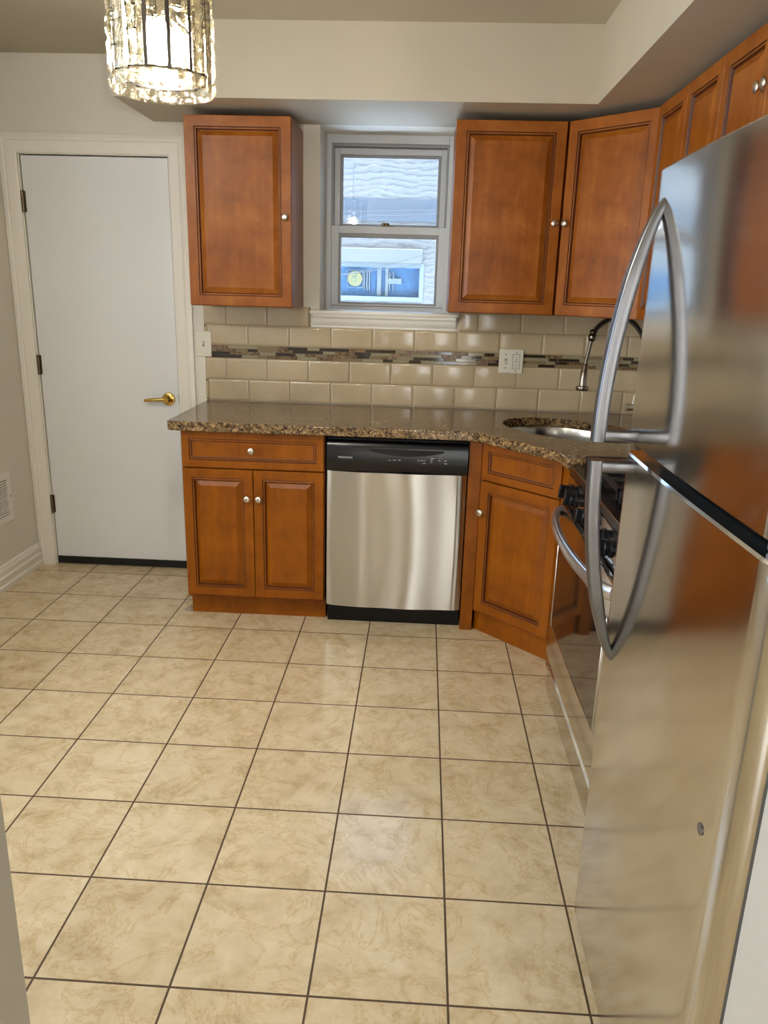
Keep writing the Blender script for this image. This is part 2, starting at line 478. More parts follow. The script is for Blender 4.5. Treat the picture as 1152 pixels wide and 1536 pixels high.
# door with casing
CW = 0.085
def casing_profile(): return [(0, 0), (0, -.012), (.012, -.018), (.05, -.020), (.058, -.016), (.066, -.020), (.085, -.014), (.085, 0)]
b = MB()
cx0, cx1, cz = DOX0 + .010, DOX1 - .010, DOZ - .006
prof = casing_profile()
pts = []
for o_, d in prof:                       # mitred casing loop: left, head, right
    left_o = min(o_, cx0 - WL - .001)
    pts.append([(cx0 - left_o, WB + d, 0), (cx0 - left_o, WB + d, cz + o_), (cx1 + o_, WB + d, cz + o_), (cx1 + o_, WB + d, 0)])
n = len(pts)
L = [[b.v(pts[i][k]) for i in range(n)] for k in range(4)]
for a_, c_ in zip(L, L[1:]):
    for i in range(n): b.f([a_[i], a_[(i+1) % n], c_[(i+1) % n], c_[i]])
b.f(L[0]); b.f(L[-1])
# jamb lining and stop
b.box(DOX0, cx0 + .004, WB, WB + .07, 0, DOZ); b.box(cx1 - .004, DOX1, WB, WB + .07, 0, DOZ); b.box(DOX0, DOX1, WB, WB + .07, cz - .004, DOZ)
struct(b.build('trim_1', M['trim'], smooth=25))

b = MB(); b.box(cx0 + .008, cx1 - .008, WB + .008, WB + .048, .042, cz - .010, 0, .002)
door = struct(b.build('door_1', M['door']))
b = MB(); b.box(cx0 + .008, cx1 - .008, WB + .002, WB + .05, .003, .0415, 0, .002)
b.build('door_sweep', M['rubber'], door)
for z in (1.86, 1.08, 0.34):
    b = MB(); hx = cx0 + .006
    b.cyl((hx, WB - .002, z - .05), (hx, WB - .002, z + .05), .0065, 12)
    for k in range(5): b.cyl((hx, WB - .002, z - .05 + .02*k), (hx, WB - .002, z - .0485 + .02*k), .0072, 12)
    b.box(hx - .002, hx + .011, WB + .0055, WB + .0085, z - .048, z + .048)
    b.build('hinge', M['hinge'], door)
b = MB(); hx, hz, hy = -1.408, 0.925, WB + .008
Ty = Matrix.Translation((hx, hy, hz)) @ Matrix.Rotation(PI/2, 4, 'X')
b.lathe([(.0, -.001), (.034, -.001), (.034, .004), (.031, .009), (.018, .012), (.014, .016), (.013, .034), (.0, .036)], 28, 0, Ty)
h = b.build('door_handle', M['brass'], door); h['label'] = 'polished brass lever handle'
b = MB()
lev = [(hx + .006, hy - .040, hz), (hx - .02, hy - .043, hz + .001), (hx - .06, hy - .044, hz), (hx - .095, hy - .042, hz - .004), (hx - .115, hy - .040, hz - .006)]
b.sweep(lev, [(.007*math.cos(a), .009*math.sin(a)) for a in [2*PI*i/12 for i in range(12)]], (0, 0, 1), 0, [1.2, 1.15, 1, .95, .8])
b.cyl((hx, hy - .03, hz), (hx, hy - .05, hz), .013, 16)
b.build('lever', M['brass'], h)
b = MB(); b.box(cx1 - .006, cx1 + .002, WB - .001, WB + .007, .90, .955); b.build('strike_plate', M['hinge'], door)

# ------------------------------------------------------------------ backsplash (on the wall: structure)
P = 0.2085
def tile_row(b, joints, z0, z1, x0, x1, gaps=()):
    g = .0014
    for j in joints:
        a, c = max(j, x0), min(j + P, x1)
        if c - a < .012: continue
        for ga, gc in gaps:
            if a >= ga and c <= gc: a = c
            elif a < ga < c: c = ga
            elif a < gc < c: a = gc
        if c - a < .012: continue
        y = WB - .008; t = .007
        lp = lambda i, yy: [(a + g + i, yy, z0 + g + i), (c - g - i, yy, z0 + g + i), (c - g - i, yy, z1 - g - i), (a + g + i, yy, z1 - g - i)]
        b.loft([lp(0, WB - .001), lp(0, WB - .006), lp(.009, y - .002), lp(.0105, y - .0022)], 0)
    return b
TX0, TX1 = -1.207, WR
b = MB()
js = lambda s: [s + P*k for k in range(-1, 14)]
tile_row(b, js(-1.195), .931, 1.0385, TX0, TX1)
tile_row(b, js(-1.101), 1.0385, 1.145, TX0, TX1)
tile_row(b, js(-1.195), 1.209, 1.3085, TX0, TX1)
tile_row(b, js(-1.097), 1.3085, 1.402, TX0, TX1, [(-.672, .058)])
bs = struct(b.build('wall_back_tiles', M['tile'], smooth=20))
b = MB(); b.box(TX0, TX1, WB - .004, WB - .0002, .931, 1.307); b.box(TX0, -.673, WB - .004, WB - .0002, 1.307, 1.402); b.box(.059, TX1, WB - .004, WB - .0002, 1.307, 1.402)
b.build('grout', M['grout_wall'], bs, smooth=0)
rnd = random.Random(4)
b = MB(); zz = 1.1465; hgt = .0152; last = -1
for r in range(4):
    x = TX0 - rnd.random()*.05
    while x < TX1:
        w = rnd.choice((.05, .08, .10, .15, .15, .06))
        a, c = max(x, TX0), min(x + w, TX1)
        mi = rnd.choice([k for k in (0, 0, 1, 2, 2, 3, 3) if k != last]); last = mi
        if c - a > .004: b.box(a + .0008, c - .0008, WB - .010, WB - .001, zz + r*hgt + .0009, zz + (r+1)*hgt - .0009, mi)
        x += w
b.build('mosaic_band', [M['mos_sage'], M['mos_tan'], M['mos_brown'], M['mos_marble']], bs, smooth=0)

# ------------------------------------------------------------------ window
WY = 0.945
def frame_rect(b, x0, x1, z0, z1, w, y0, y1, m=0, wb=None, wt=None):
    wb = wb or w; wt = wt or w
    b.box(x0, x0 + w, y0, y1, z0, z1, m, .002); b.box(x1 - w, x1, y0, y1, z0, z1, m, .002)
    b.box(x0 + w, x1 - w, y0, y1, z0, z0 + wb, m, .002); b.box(x0 + w, x1 - w, y0, y1, z1 - wt, z1, m, .002)
b = MB()
frame_rect(b, WX0, WX1, 1.392, SOF, .030, WY, WY + .10, 0, .018, .040)
frame_rect(b, WX0 + .030, WX1 - .030, 1.41, SOF - .04, .010, WY + .012, WY + .09, 1, .004, .012)
win = struct(b.build('window_1', [M['vinyl'], M['alu']]))
b = MB()
frame_rect(b, -.590, -.026, 1.770, 2.168, .030, WY + .046, WY + .078, 0, .030, .030)
frame_rect(b, -.560, -.056, 1.80, 2.138, .014, WY + .056, WY + .072, 1)
us = b.build('upper_sash', [M['vinyl'], M['alu']], win)
b = MB(); b.box(-.548, -.068, WY + .063, WY + .066, 1.812, 2.126); b.build('window_pane', M['pane'], us, smooth=0)
b = MB()
frame_rect(b, -.598, -.018, 1.412, 1.801, .036, WY + .006, WY + .036, 0, .010, .036)
frame_rect(b, -.564, -.052, 1.420, 1.766, .014, WY + .014, WY + .032, 1, .010, .022)
ls = b.build('lower_sash', [M['vinyl'], M['alu']], win)
b = MB(); b.box(-.552, -.064, WY + .022, WY + .025, 1.428, 1.746); b.build('window_pane', M['pane'], ls, smooth=0)
b = MB(); b.box(-.345, -.285, WY + .008, WY + .034, 1.8005, 1.807, 0, .002); b.cyl((-.32, WY + .02, 1.806), (-.32, WY + .02, 1.816), .014, 14)
b.box(-.345, -.31, WY + .010, WY + .022, 1.811, 1.819, 0, .002)
b.build('sash_lock', plain('sash_lock_bronze', lin(96, 84, 62), 0.4, 1.0), win)
b = MB(); b.box(WL-.09, WL-.03, LY0, LY0+.05, LZ0, LZ1); b.box(WL-.09, WL-.03, LY1-.05, LY1, LZ0, LZ1); b.box(WL-.09, WL-.03, LY0+.05, LY1-.05, LZ0, LZ0+.05); b.box(WL-.09, WL-.03, LY0+.05, LY1-.05, LZ1-.05, LZ1); b.box(WL-.09, WL-.03, LY0+.05, LY1-.05, 1.48, 1.52)
added_win = struct(b.build('added_window_left', M['vinyl']))  # frame of the added out-of-view window
# stool and apron
b = MB()
b.box(WX0 + .001, WX1 - .001, WB - .001, WY + .02, 1.3725, 1.3905)
b.box(-.672, .056, WB - .040, WB, 1.3725, 1.3905, 0, .004)
ap = [(0, 1.3725), (-.030, 1.3725), (-.030, 1.362), (-.022, 1.352), (-.020, 1.340), (-.016, 1.328), (-.008, 1.318), (-.008, 1.309), (0, 1.309)]
b.extrude([(-.660, WB + y, z) for y, z in ap], (.704, 0, 0))
struct(b.build('trim_2', M['trim'], smooth=25))

# ------------------------------------------------------------------ cabinets
def add_panel(b, x0, x1, z0, z1, y, t=.019, flat=False, fw=.043):
    """framed panel whose front lies at local y (front faces -y); material 0 wood, 1 glaze lines"""
    if flat:
        R = [(0, t, 0), (0, .002, 0), (.002, 0, 0), (fw, 0, 0), (fw+.002, .003, 1), (fw+.004, .003, 1), (fw+.006, .0015, 0), (fw+.0095, .0015, 0), (fw+.0115, .005, 1), (fw+.014, .006, 1)]
    else:
        R = [(0, t, 0), (0, .002, 0), (.002, 0, 0), (fw, 0, 0), (fw+.002, .003, 1), (fw+.0038, .003, 1), (fw+.006, .0015, 0), (fw+.0095, .0015, 0), (fw+.0115, .006, 1), (fw+.014, .011, 1), (fw+.016, .011, 0), (fw+.036, .001, 0)]
    prev = None
    for ins, d, m in R:
        lp = [b.v(p) for p in ((x0+ins, y+d, z0+ins), (x1-ins, y+d, z0+ins), (x1-ins, y+d, z1-ins), (x0+ins, y+d, z1-ins))]
        if prev:
            for i in range(4): b.f([prev[i], prev[(i+1) % 4], lp[(i+1) % 4], lp[i]], m)
        else: b.f(lp[::-1], 0)
        prev = lp
    b.f(prev, 0)
def knob(parent, x, y, z):
    b = MB(); T = Matrix.Translation((x, y, z)) @ Matrix.Rotation(PI/2, 4, 'X')
    b.lathe([(0, -.0005), (.009, -.0005), (.0085, .003), (.0055, .006), (.0055, .012), (.011, .015), (.0150, .018), (.0152, .021), (.012, .0245), (.006, .0262), (0, .0266)], 22, 0, T)
    return b.build('knob', M['nickel'], parent)
def cab_door(parent, name, x0, x1, z0, z1, y, wd, kn=None, flat=False, fw=.043):
    b = MB(); add_panel(b, x0, x1, z0, z1, y, flat=flat, fw=fw)
    d = b.build(name, [wd, M['glaze']], parent, smooth=20)
    if kn: knob(d, kn[0], y, kn[1])
    return d

UZ0, UZ1, UY = 1.405, 2.192, 0.39
UD = WB - UY - .0195
g_up, g_lo = 'cinnamon wall cabinets', 'cinnamon base cabinets'
def upper(label, loc, rz, w, doors, z0=UZ0, z1=UZ1, depth=.32):
    t = thing('wall_cabinet', label, 'cabinet', loc, rz, g_up)
    b = MB(); b.box(.001, w - .001, .0195, depth, z0 - loc[2], z1 - loc[2], 0, .001)
    b.build('carcass', M['wood_dark'], t)
    for x0, x1, kn in doors: cab_door(t, 'door', x0, x1, z0 + .003 - loc[2], z1 - .003 - loc[2], 0, M['wood_up'], kn)
    return t
upper('single-door cinnamon wall cabinet between white door and window', (-1.172, UY, UZ0), 0, .465, [(.002, .463, (.438, .383))], depth=WB-UY-.001)
upper('single-door cinnamon wall cabinet right of the window, knob at its right edge', (-.008, UY, UZ0), 0, .466, [(.002, .463, (.438, .383))], depth=WB-UY-.001)
# diagonal corner wall cabinet
t = thing('corner_wall_cabinet', 'diagonal cinnamon corner wall cabinet above the sink', 'cabinet', (.4605, .3945, UZ0), -PI/4, g_up)
b = MB(); inv = Matrix.Rotation(PI/4, 4, 'Z') @ Matrix.Translation((-.4605, -.3945, 0))
poly = [(.4600, WB - .001), (.4600, .4215), (.7695, .112), (WR - .001, .112), (WR - .001, WB - .001)]
b.prism([tuple((inv @ Vector((x, y, 0)))[:2]) for x, y in poly], 0, UZ1 - UZ0, 0, .001)
b.build('carcass', M['wood_dark'], t)
cab_door(t, 'door', .004, .420, .003, UZ1 - UZ0 - .003, 0, M['wood_up'], (.028, .383))
# right-wall cabinets (front faces -x)
RX = .745
upper('cinnamon double-door wall cabinet on the right wall beside the corner cabinet', (RX, .094, UZ0), -PI/2, .668, [(.002, .333, None), (.335, .666, None)], depth=WR-RX-.001)
upper('cinnamon wall cabinet above the refrigerator showing a pair of knobs', (RX, -.576, UZ0 + .33), -PI/2, .68, [(.002, .339, (.318, .293)), (.341, .678, (.362, .293))], z0=UZ0+.33, depth=WR-RX-.001)

# base cabinet left of the dishwasher
BY = .10
t = thing('base_cabinet', 'cinnamon base cabinet left of dishwasher with one drawer above two doors', 'cabinet', (-1.156, BY, 0), 0, g_lo)
b = MB(); b.box(0, .635, .020, WB - BY - .012, .102, .889, 0, .001); b.build('carcass', M['wood_dark'], t)
b = MB(); b.box(0, .635, .072, WB - BY - .012, 0, .1015, 0, .001); b.build('toe_kick', M['wood_lo'], t)
d = cab_door(t, 'drawer', .004, .632, .722, .884, 0, M['wood_lo'], (.315, .806), True, .033)
cab_door(t, 'door', .004, .3165, .118, .716, 0, M['wood_lo'], (.292, .588), False, .040)
cab_door(t, 'door', .3195, .632, .118, .716, 0, M['wood_lo'], (.344, .588), False, .040)

# diagonal corner base cabinet (sink base); filler stiles belong to it
A = Vector((.163, .100)); Bp = Vector((.470, -.207))
t = thing('corner_base_cabinet', 'diagonal cinnamon corner base cabinet under the sink', 'cabinet', (A.x - .0141, A.y - .0141, 0), -PI/4, g_lo)
inv = Matrix.Rotation(PI/4, 4, 'Z') @ Matrix.Translation((-(A.x - .0141), -(A.y - .0141), 0))
loc2 = lambda pl: [tuple((inv @ Vector((x, y, 0)))[:2]) for x, y in pl]
b = MB(); b.prism(loc2([(.163, WB - .012), (.163, .100), (.470, -.207), (WR - .001, -.207), (WR - .001, WB - .012)]), .102, .700, 0, .001)
b.prism(loc2([(.163, WB - .012), (.163, .100), (.470, -.207), (WR - .001, -.207), (WR - .001, -.19), (.478, -.19), (.18, .108), (.18, WB - .012)]), .700, .889, 0)
b.build('carcass', M['wood_dark'], t)
b = MB(); b.prism(loc2([(.172, WB - .02), (.172, .127), (.490, -.191), (1.05, -.191), (1.05, WB - .02)]), 0, .1015)
b.build('toe_kick', M['wood_lo'], t)
cab_door(t, 'drawer', .018, .424, .722, .884, 0, M['wood_lo'], None, True, .033)
cab_door(t, 'door', .018, .424, .118, .716, 0, M['wood_lo'], (.034, .578), False, .043)

for nm, bx in (('filler_strip', (.1075, .1615, BY + .004, BY + .05)), ('filler_panel', (.455, .52, -.424, -.209))):
    b = MB(); b.T = Matrix.Rotation(PI/4, 4, 'Z') @ Matrix.Translation((-(A.x - .0141), -(A.y - .0141), 0))
    b.box(*bx, 0, .888, 0, .001); b.build(nm, M['wood_lo'], t)

# ------------------------------------------------------------------ countertop with sink hole
out = [(-1.205, WB - .011), (-1.205, .085), (-1.197, .068), (-1.18, .060), (.095, .056), (.118, .050), (.135, .038), (.385, -.262), (.408, -.292), (.415, -.315), (.424, -.428), (WR - .002, -.428), (WR - .002, WB - .011)]
SC = Vector((.560, .212)); SA, SB = .342, .238
def ell(a, bb, n=48):
    r = []
    for i in range(n):
        q = 2*PI*i/n; u, w = a*math.cos(q), bb*math.sin(q)
        r.append((SC.x + (u + w)/math.sqrt(2), SC.y + (-u + w)/math.sqrt(2)))
    return r
hole = ell(SA, SB)
b = MB(); z0, z1 = .8895, .930
ptsall = out + hole
tris = geometry.tessellate_polygon([[Vector((x, y, 0)) for x, y in out], [Vector((x, y, 0)) for x, y in hole]])
vt = [b.v((x, y, z1)) for x, y in ptsall]; vb = [b.v((x, y, z0)) for x, y in ptsall]
for tr in tris: b.f([vt[i] for i in tr]); b.f([vb[i] for i in tr][::-1])
no = len(out)
for lo, n in ((0, no), (no, len(hole))):
    for i in range(n):
        j = lo + i; k = lo + (i+1) % n
        b.f([vb[j], vb[k], vt[k], vt[j]])
bmesh.ops.dissolve_limit(b.bm, angle_limit=.01, verts=b.bm.verts[:], edges=b.bm.edges[:])
tag(b.build('countertop', M['granite'], bevel=.005), 'brown speckled granite countertop with a corner sink cutout', 'countertop')

t = thing('sink', 'round stainless steel undermount sink in the corner of the granite', 'sink', (0, 0, 0))
b = MB(); lps = []
for k, z in ((1.07, .8888), (1.015, .8888), (1.01, .886), (.99, .85), (.97, .76), (.93, .73), (.84, .716), (.4, .711), (.12, .709)):
    lps.append([(x, y, z) for x, y in ell(SA*k, SB*k)])
b.loft(lps, 0, False); 
ob = b.build('bowl', M['steel_sink'], t, smooth=60)
sm = ob.modifiers.new('solid', 'SOLIDIFY'); sm.thickness = .0012; sm.offset = -1
b = MB(); b.lathe([(0, 0), (.042, 0), (.042, .003), (.030, .004), (.026, .001), (0, .001)], 24, 0, Matrix.Translation((SC.x, SC.y, .7085)))
b.build('drain', M['chrome'], t)

# faucet with pull-down spring spout
FX, FY = .935, .490
t = thing('faucet', 'dark spring-neck pull-down kitchen faucet behind the sink', 'faucet', (FX, FY, .9302))
b = MB(); b.lathe([(0, 0), (.030, 0), (.030, .006), (.024, .010), (.023, .012), (.023, .115), (.020, .120), (.014, .122), (.014, .17), (0, .17)], 24)
b.build('body', M['gunmetal'], t)
b = MB(); b.cyl((-.02, -.012, .070), (-.095, -.035, .070), .0165, 18); lv = b.build('lever_hub', M['nickel'], t)
b = MB(); b.tube([(-.064, -.028, .078), (-.060, -.030, .12), (-.044, -.032, .165)], .0035, 8, 0, (0, 1, 0)); b.build('lever', M['nickel'], lv)
arc = []
for i in range(41):
    q = i/40
    # from the body top, over, to the wand collar (local coords)
    p0, p1, p2, p3 = Vector((0, 0, .16)), Vector((0, 0, .50)), Vector((-.20, -.05, .53)), Vector((-.285, -.075, .410))
    arc.append(p0*(1-q)**3 + p1*3*q*(1-q)**2 + p2*3*q*q*(1-q) + p3*q**3)
b = MB(); b.tube(arc, .006, 10, 0, (0, 1, 0)); b.build('hose', M['rubber'], t)
b = MB(); sp = []; turns = 46; N = turns*10
for i in range(N + 1):
    q = i/N*40; k = min(int(q), 39); fr = q - k
    p = arc[k].lerp(arc[k+1], fr); d = (arc[k+1] - arc[k]).normalized()
    s = d.cross(Vector((0, 1, 0))).normalized(); u = s.cross(d)
    a = 2*PI*turns*i/N
    sp.append(p + (s*math.cos(a) + u*math.sin(a))*.0105)
b.tube(sp, .0021, 5, 0, (.3, 1, .2)); b.build('spring', M['dark_spring'], t)
b = MB(); e = arc[-1]; d = (Vector((-.318, -.092, .225)) - e).normalized()
T = Matrix.Translation(e - d*.006) @ d.to_track_quat('Z', 'Y').to_matrix().to_4x4()
b.lathe([(0, 0), (.014, 0), (.017, .004), (.017, .012), (.012, .016), (.017, .022), (.017, .038), (.013, .046), (.0085, .05), (.0085, .155), (0, .155)], 18, 0, T)
b.build('wand', M['gunmetal'], t)
e2 = e + d*.150
b = MB(); d2 = Vector((-.03, -.01, -1)).normalized()
T = Matrix.Translation(e2) @ d2.to_track_quat('Z', 'Y').to_matrix().to_4x4()
b.lathe([(0, -.006), (.010, -.004), (.0135, 0), (.0150, .03), (.0165, .032), (.0165, .094), (.029, .098), (.030, .110), (.027, .115), (0, .115)], 22, 0, T)
sh = b.build('spray_head', M['faucet_head'], t)
b = MB(); b.T = T; b.box(-.018, -.012, -.005, .005, .05, .085, 0, .002); b.build('spray_button', M['black'], sh)

# ------------------------------------------------------------------ dishwasher
def text(parent, s, size, loc, rot, mat, name, ext=.0003):
    c = bpy.data.curves.new(name, 'FONT'); c.body = s; c.size = size; c.extrude = ext; c.align_x = 'LEFT'
    tmp = bpy.data.objects.new(name + '_tmp', c); COL.objects.link(tmp)
    dg = bpy.context.evaluated_depsgraph_get()
    me = bpy.data.meshes.new_from_object(tmp.evaluated_get(dg)); me.name = name
    bpy.data.objects.remove(tmp)
    me.materials.clear(); me.materials.append(mat)
    o = bpy.data.objects.new(name, me); COL.objects.link(o)
    o.parent = parent; o.location = loc; o.rotation_euler = rot
    return o

DWX0, DWX1 = -.513, .1045; DW = DWX1 - DWX0
t = thing('dishwasher', 'stainless steel dishwasher with black control panel under the granite counter', 'dishwasher', (DWX0, BY, 0))
b = MB(); b.box(.002, DW - .002, .022, WB - BY - .012, .095, .874); b.build('tub', M['dark_gap'], t)
b = MB(); b.box(.004, DW - .004, .048, WB - BY - .02, 0, .094, 0, .002); b.build('kick_plate', M['black'], t)
# stainless door, bowed outwards across its width, dished a little at mid height
b = MB(); NX, NZ = 28, 18; za, zb = .098, .730
front = []
for i in range(NX + 1):
    col = []
    u = i/NX; x = .003 + (DW - .006)*u
    for k in range(NZ + 1):
        w = k/NZ; z = za + (zb - za)*w
        edge = max(0, abs(2*u - 1) - .93)/.07
        bow = .012*(1 - (2*u - 1)**2) * (0.75 + 0.5*(2*w - 1)**2)
        y = -.004 - bow + .010*edge**2 + .0019*math.sin(2*PI*2.6*u + .6 + .5*(2*w - 1)**2)
        col.append(b.v((x, y, z)))
    front.append(col)
for i in range(NX):
    for k in range(NZ): b.f([front[i][k], front[i+1][k], front[i+1][k+1], front[i][k+1]])
back = [[b.v((.003 + (DW - .006)*i/NX, .020, z)) for z in (za, zb)] for i in range(NX + 1)]
for i in range(NX):
    b.f([front[i][0], back[i][0], back[i+1][0], front[i+1][0]]); b.f([front[i][NZ], front[i+1][NZ], back[i+1][1], back[i][1]])
b.f([front[0][k] for k in range(NZ+1)] + [back[0][1], back[0][0]]); b.f([front[NX][k] for k in range(NZ+1)][::-1] + [back[NX][0], back[NX][1]])
b.build('door', M['steel_dw'], t, smooth=50)
b = MB()
prof = [(.020, .733), (-.010, .733), (-.014, .738), (-.013, .80), (-.009, .838), (-.004, .858), (.004, .864), (.020, .866)]
b.extrude([(.003, y, z) for y, z in prof], (DW - .006, 0, 0))
cp = b.build('control_panel', M['black_gloss'], t, smooth=50)
b = MB()
ed = [(.19 + .32*q, 0, .828 - .022*math.sin(PI*q)**.8) for q in [i/16 for i in range(17)]]
lps = [[(x, -.0135, z), (x, -.0135, .8345), (x, -.0085, .8345), (x, -.0085, z)] for x, _, z in ed]
b.loft(lps); b.build('pocket_handle', M['dark_gap'], cp)
text(cp, 'FRIGIDAIRE', .0125, (.052, -.0140, .790), (PI/2, 0, 0), M['print'], 'lettering')
b = MB()
for x, z, w in ((.272, .787, .010), (.292, .788, .012), (.314, .789, .010), (.398, .790, .009), (.411, .791, .010), (.424, .791, .007), (.420, .778, .013), (.455, .802, .014), (.453, .793, .009), (.453, .784, .008), (.490, .803, .004), (.500, .803, .004), (.487, .793, .010), (.512, .793, .011), (.514, .780, .011)):
    b = MB(); b.box(x, x + w, -.0141, -.0128, z, z + .0022); b.build('button_mark', M['print'], cp, smooth=0)

# ------------------------------------------------------------------ range (front faces -x; local x runs towards the viewer)
RW = .865
t = thing('gas_range', 'stainless steel gas stove with black knobs between corner cabinet and refrigerator', 'stove', (.42, -.435, 0), -PI/2)
b = MB(); b.box(.003, RW - .003, .022, WR - .42 - .004, 0.0, .885, 0, .002); b.build('body', M['fridge_side'], t)
b = MB()
pr = [(.022, .020), (0, .020), (0, .118), (.010, .126), (.010, .136), (0, .142), (-.002, .160), (.022, .160)]
b.extrude([(.003, y, z) for y, z in pr], (RW - .006, 0, 0)); dr = b.build('drawer', M['steel_range'], t, smooth=25)
b = MB(); b.box(.028, .050, -.0025, .001, .096, .112, 0, .001); b.build('badge', M['chrome'], dr)
b = MB(); b.box(.003, RW - .003, -.012, .022, .172, .775, 0, .004); od = b.build('oven_door', M['steel_range'], t)
b = MB(); b.box(.068, RW - .068, -.0145, -.0115, .315, .660, 0, .001); b.build('oven_glass', M['oven_glass'], od)
b = MB(); frame_rect(b, .063, RW - .063, .310, .665, .005, -.0165, -.0115); b.build('glass_trim', M['chrome'], od)
b = MB()
for k in range(5): b.box(.10 + k*.13, .20 + k*.13, -.004, .003, .7745, .7756)
b.build('vent_slots', M['dark_gap'], od)
hp = [(.035 + (RW - .07)*q, -.010 - .060*math.sin(PI*q)**.5, .748) for q in [i/28 for i in range(29)]]
b = MB(); b.sweep(hp, [(.013*math.cos(a), .021*math.sin(a)) for a in [2*PI*i/14 for i in range(14)]], (0, 0, 1))
b.build('oven_handle', plain('oven_handle_steel', lin(205, 205, 206), 0.3, 1.0), od, smooth=60)
b = MB()
pr = [(.05, .782), (.008, .782), (.007, .788), (.0145, .872), (.0125, .874), (.0125, .878), (.05, .878)]
b.extrude([(.003, y, z) for y, z in pr], (RW - .006, 0, 0)); cpn = b.build('control_panel', M['steel_range'], t, smooth=20)
ax = Vector((0, -.996, .089)).normalized()
for x in (.075, .175, .381, .587, .687):
    b = MB(); c0 = Vector((x, .0105, .826)) - ax*.001
    T = Matrix.Translation(c0) @ ax.to_track_quat('Z', 'Y').to_matrix().to_4x4()
    b.lathe([(0, 0), (.027, 0), (.027, .006), (.022, .009), (.021, .022), (.018, .025), (0, .025)], 22, 0, T)
    b.T = T; b.box(-.0075, .0075, -.024, .024, .012, .044, 0, .003); b.T = Matrix.Identity(4)
    b.build('knob', M['black'], cpn)
b = MB(); b.box(.001, RW - .001, .013, WR - .42 - .004, .8785, .912, 0, .003); ct = b.build('cooktop', M['black_gloss'], t)
b = MB(); b.box(.001, RW - .001, .0115, .0145, .909, .913, 0, .001); b.build('cooktop_trim', M['steel_range'], ct)
for gx in (.025, .270, .515):
    b = MB(); w = .222
    for (x0, x1, y0, y1) in ((gx, gx + w, .06, .072), (gx, gx + w, .56, .572), (gx, gx + .012, .06, .572), (gx + w - .012, gx + w, .06, .572), (gx, gx + w, .31, .322), (gx + w/2 - .006, gx + w/2 + .006, .06, .572)):
        b.box(x0, x1, y0, y1, .936, .950, 0, .002)
    for cy in (.185, .44):
        b.box(gx + .02, gx + w - .02, cy - .005, cy + .005, .936, .952, 0, .002)
    for lx in (gx + .004, gx + w - .014):
        for ly in (.062, .312, .56): b.box(lx, lx + .01, ly, ly + .01, .911, .937)
    b.build('grate', M['iron'], ct)
for bx, by in ((.136, .185), (.136, .44), (.381, .315), (.626, .185), (.626, .44)):
    b = MB(); b.lathe([(0, .911), (.045, .911), (.045, .918), (.034, .920), (.034, .928), (.030, .931), (0, .931)], 24, 0, Matrix.Translation((bx, by, 0)))
    b.build('burner', M['iron'], ct)
b = MB(); b.box(.003, RW - .003, WR - .42 - .06, WR - .42 - .005, .912, 1.03, 0, .006); b.build('backguard', M['steel_range'], t)

# ------------------------------------------------------------------ refrigerator (front faces -x)
FYF = -1.577; FW = .718
t = thing('refrigerator', 'tall stainless steel top-freezer refrigerator in the right foreground', 'refrigerator', (.315, FYF, 0), -PI/2)
b = MB(); b.box(.006, FW - .006, .072, .70, .03, 1.712, 0, .006); b.build('cabinet', M['fridge_side'], t)
b = MB(); b.box(.02, FW - .02, .066, .69, 0.0, .0295); b.build('base_grille', M['black'], t)
def fridge_door(name, z0, z1, rt, rb):
    b = MB(); r_far, r_near, dep = .028, .050, .062
    plan = []
    for i in range(9):
        a = PI/2*i/8; plan.append((r_far - r_far*math.cos(a), r_far - r_far*math.sin(a)))
    nfl = 24
    for i in range(1, nfl):
        u = i/nfl; x = r_far + (FW - r_far - r_near)*u
        plan.append((x, -.0055*math.sin(PI*u)))
    for i in range(13):
        a = PI/2*i/12; plan.append((FW - r_near + r_near*math.sin(a), r_near - r_near*math.cos(a)))
    plan += [(FW, dep), (0, dep)]
    lps = []
    H = z1 - z0; NZ = 40
    zs = [(z0, .004), (z0 + .004, 0)] + [(z0 + .004 + (H - .008)*k/NZ, 0) for k in range(1, NZ)] + [(z1 - .004, 0), (z1, .004)]
    for z, ins in zs:
        w = (z - z0)/H
        lp = []
        for x, y in plan:
            yy = y + ins if y < dep else y
            if y < 0.002: yy += .0013*math.sin(PI*x/FW)*math.sin(2*PI*z/.62 + 3.0*x/FW)
            lp.append((min(max(x, ins), FW - ins), yy, z))
        lps.append(lp)
    b.loft(lps)
    return b.build(name, M['steel_fridge'], t, smooth=40)
LOW = fridge_door('fridge_door', .045, 1.192, 0, 0)
UPP = fridge_door('freezer_door', 1.214, 1.725, 0, 0)
for nm, z0, z1, par in (('gasket', .06, 1.18, LOW), ('gasket', 1.226, 1.712, UPP)):
    b = MB(); b.box(.012, FW - .012, .0615, .0725, z0, z1); b.build(nm, M['rubber'], par)
b = MB(); b.box(FW - .075, FW - .02, .018, .10, 1.1935, 1.2125, 0, .003); b.cyl((FW - .04, .03, 1.1925), (FW - .04, .03, 1.2135), .008, 12); b.build('hinge', M['alu'], t)
b = MB(); b.cyl((FW - .084, .0002, .766), (FW - .084, -.0028, .766), .009, 18); b.build('screw_cap', plain('screw_cap_grey', lin(112, 110, 108), 0.4, 0.6), LOW)
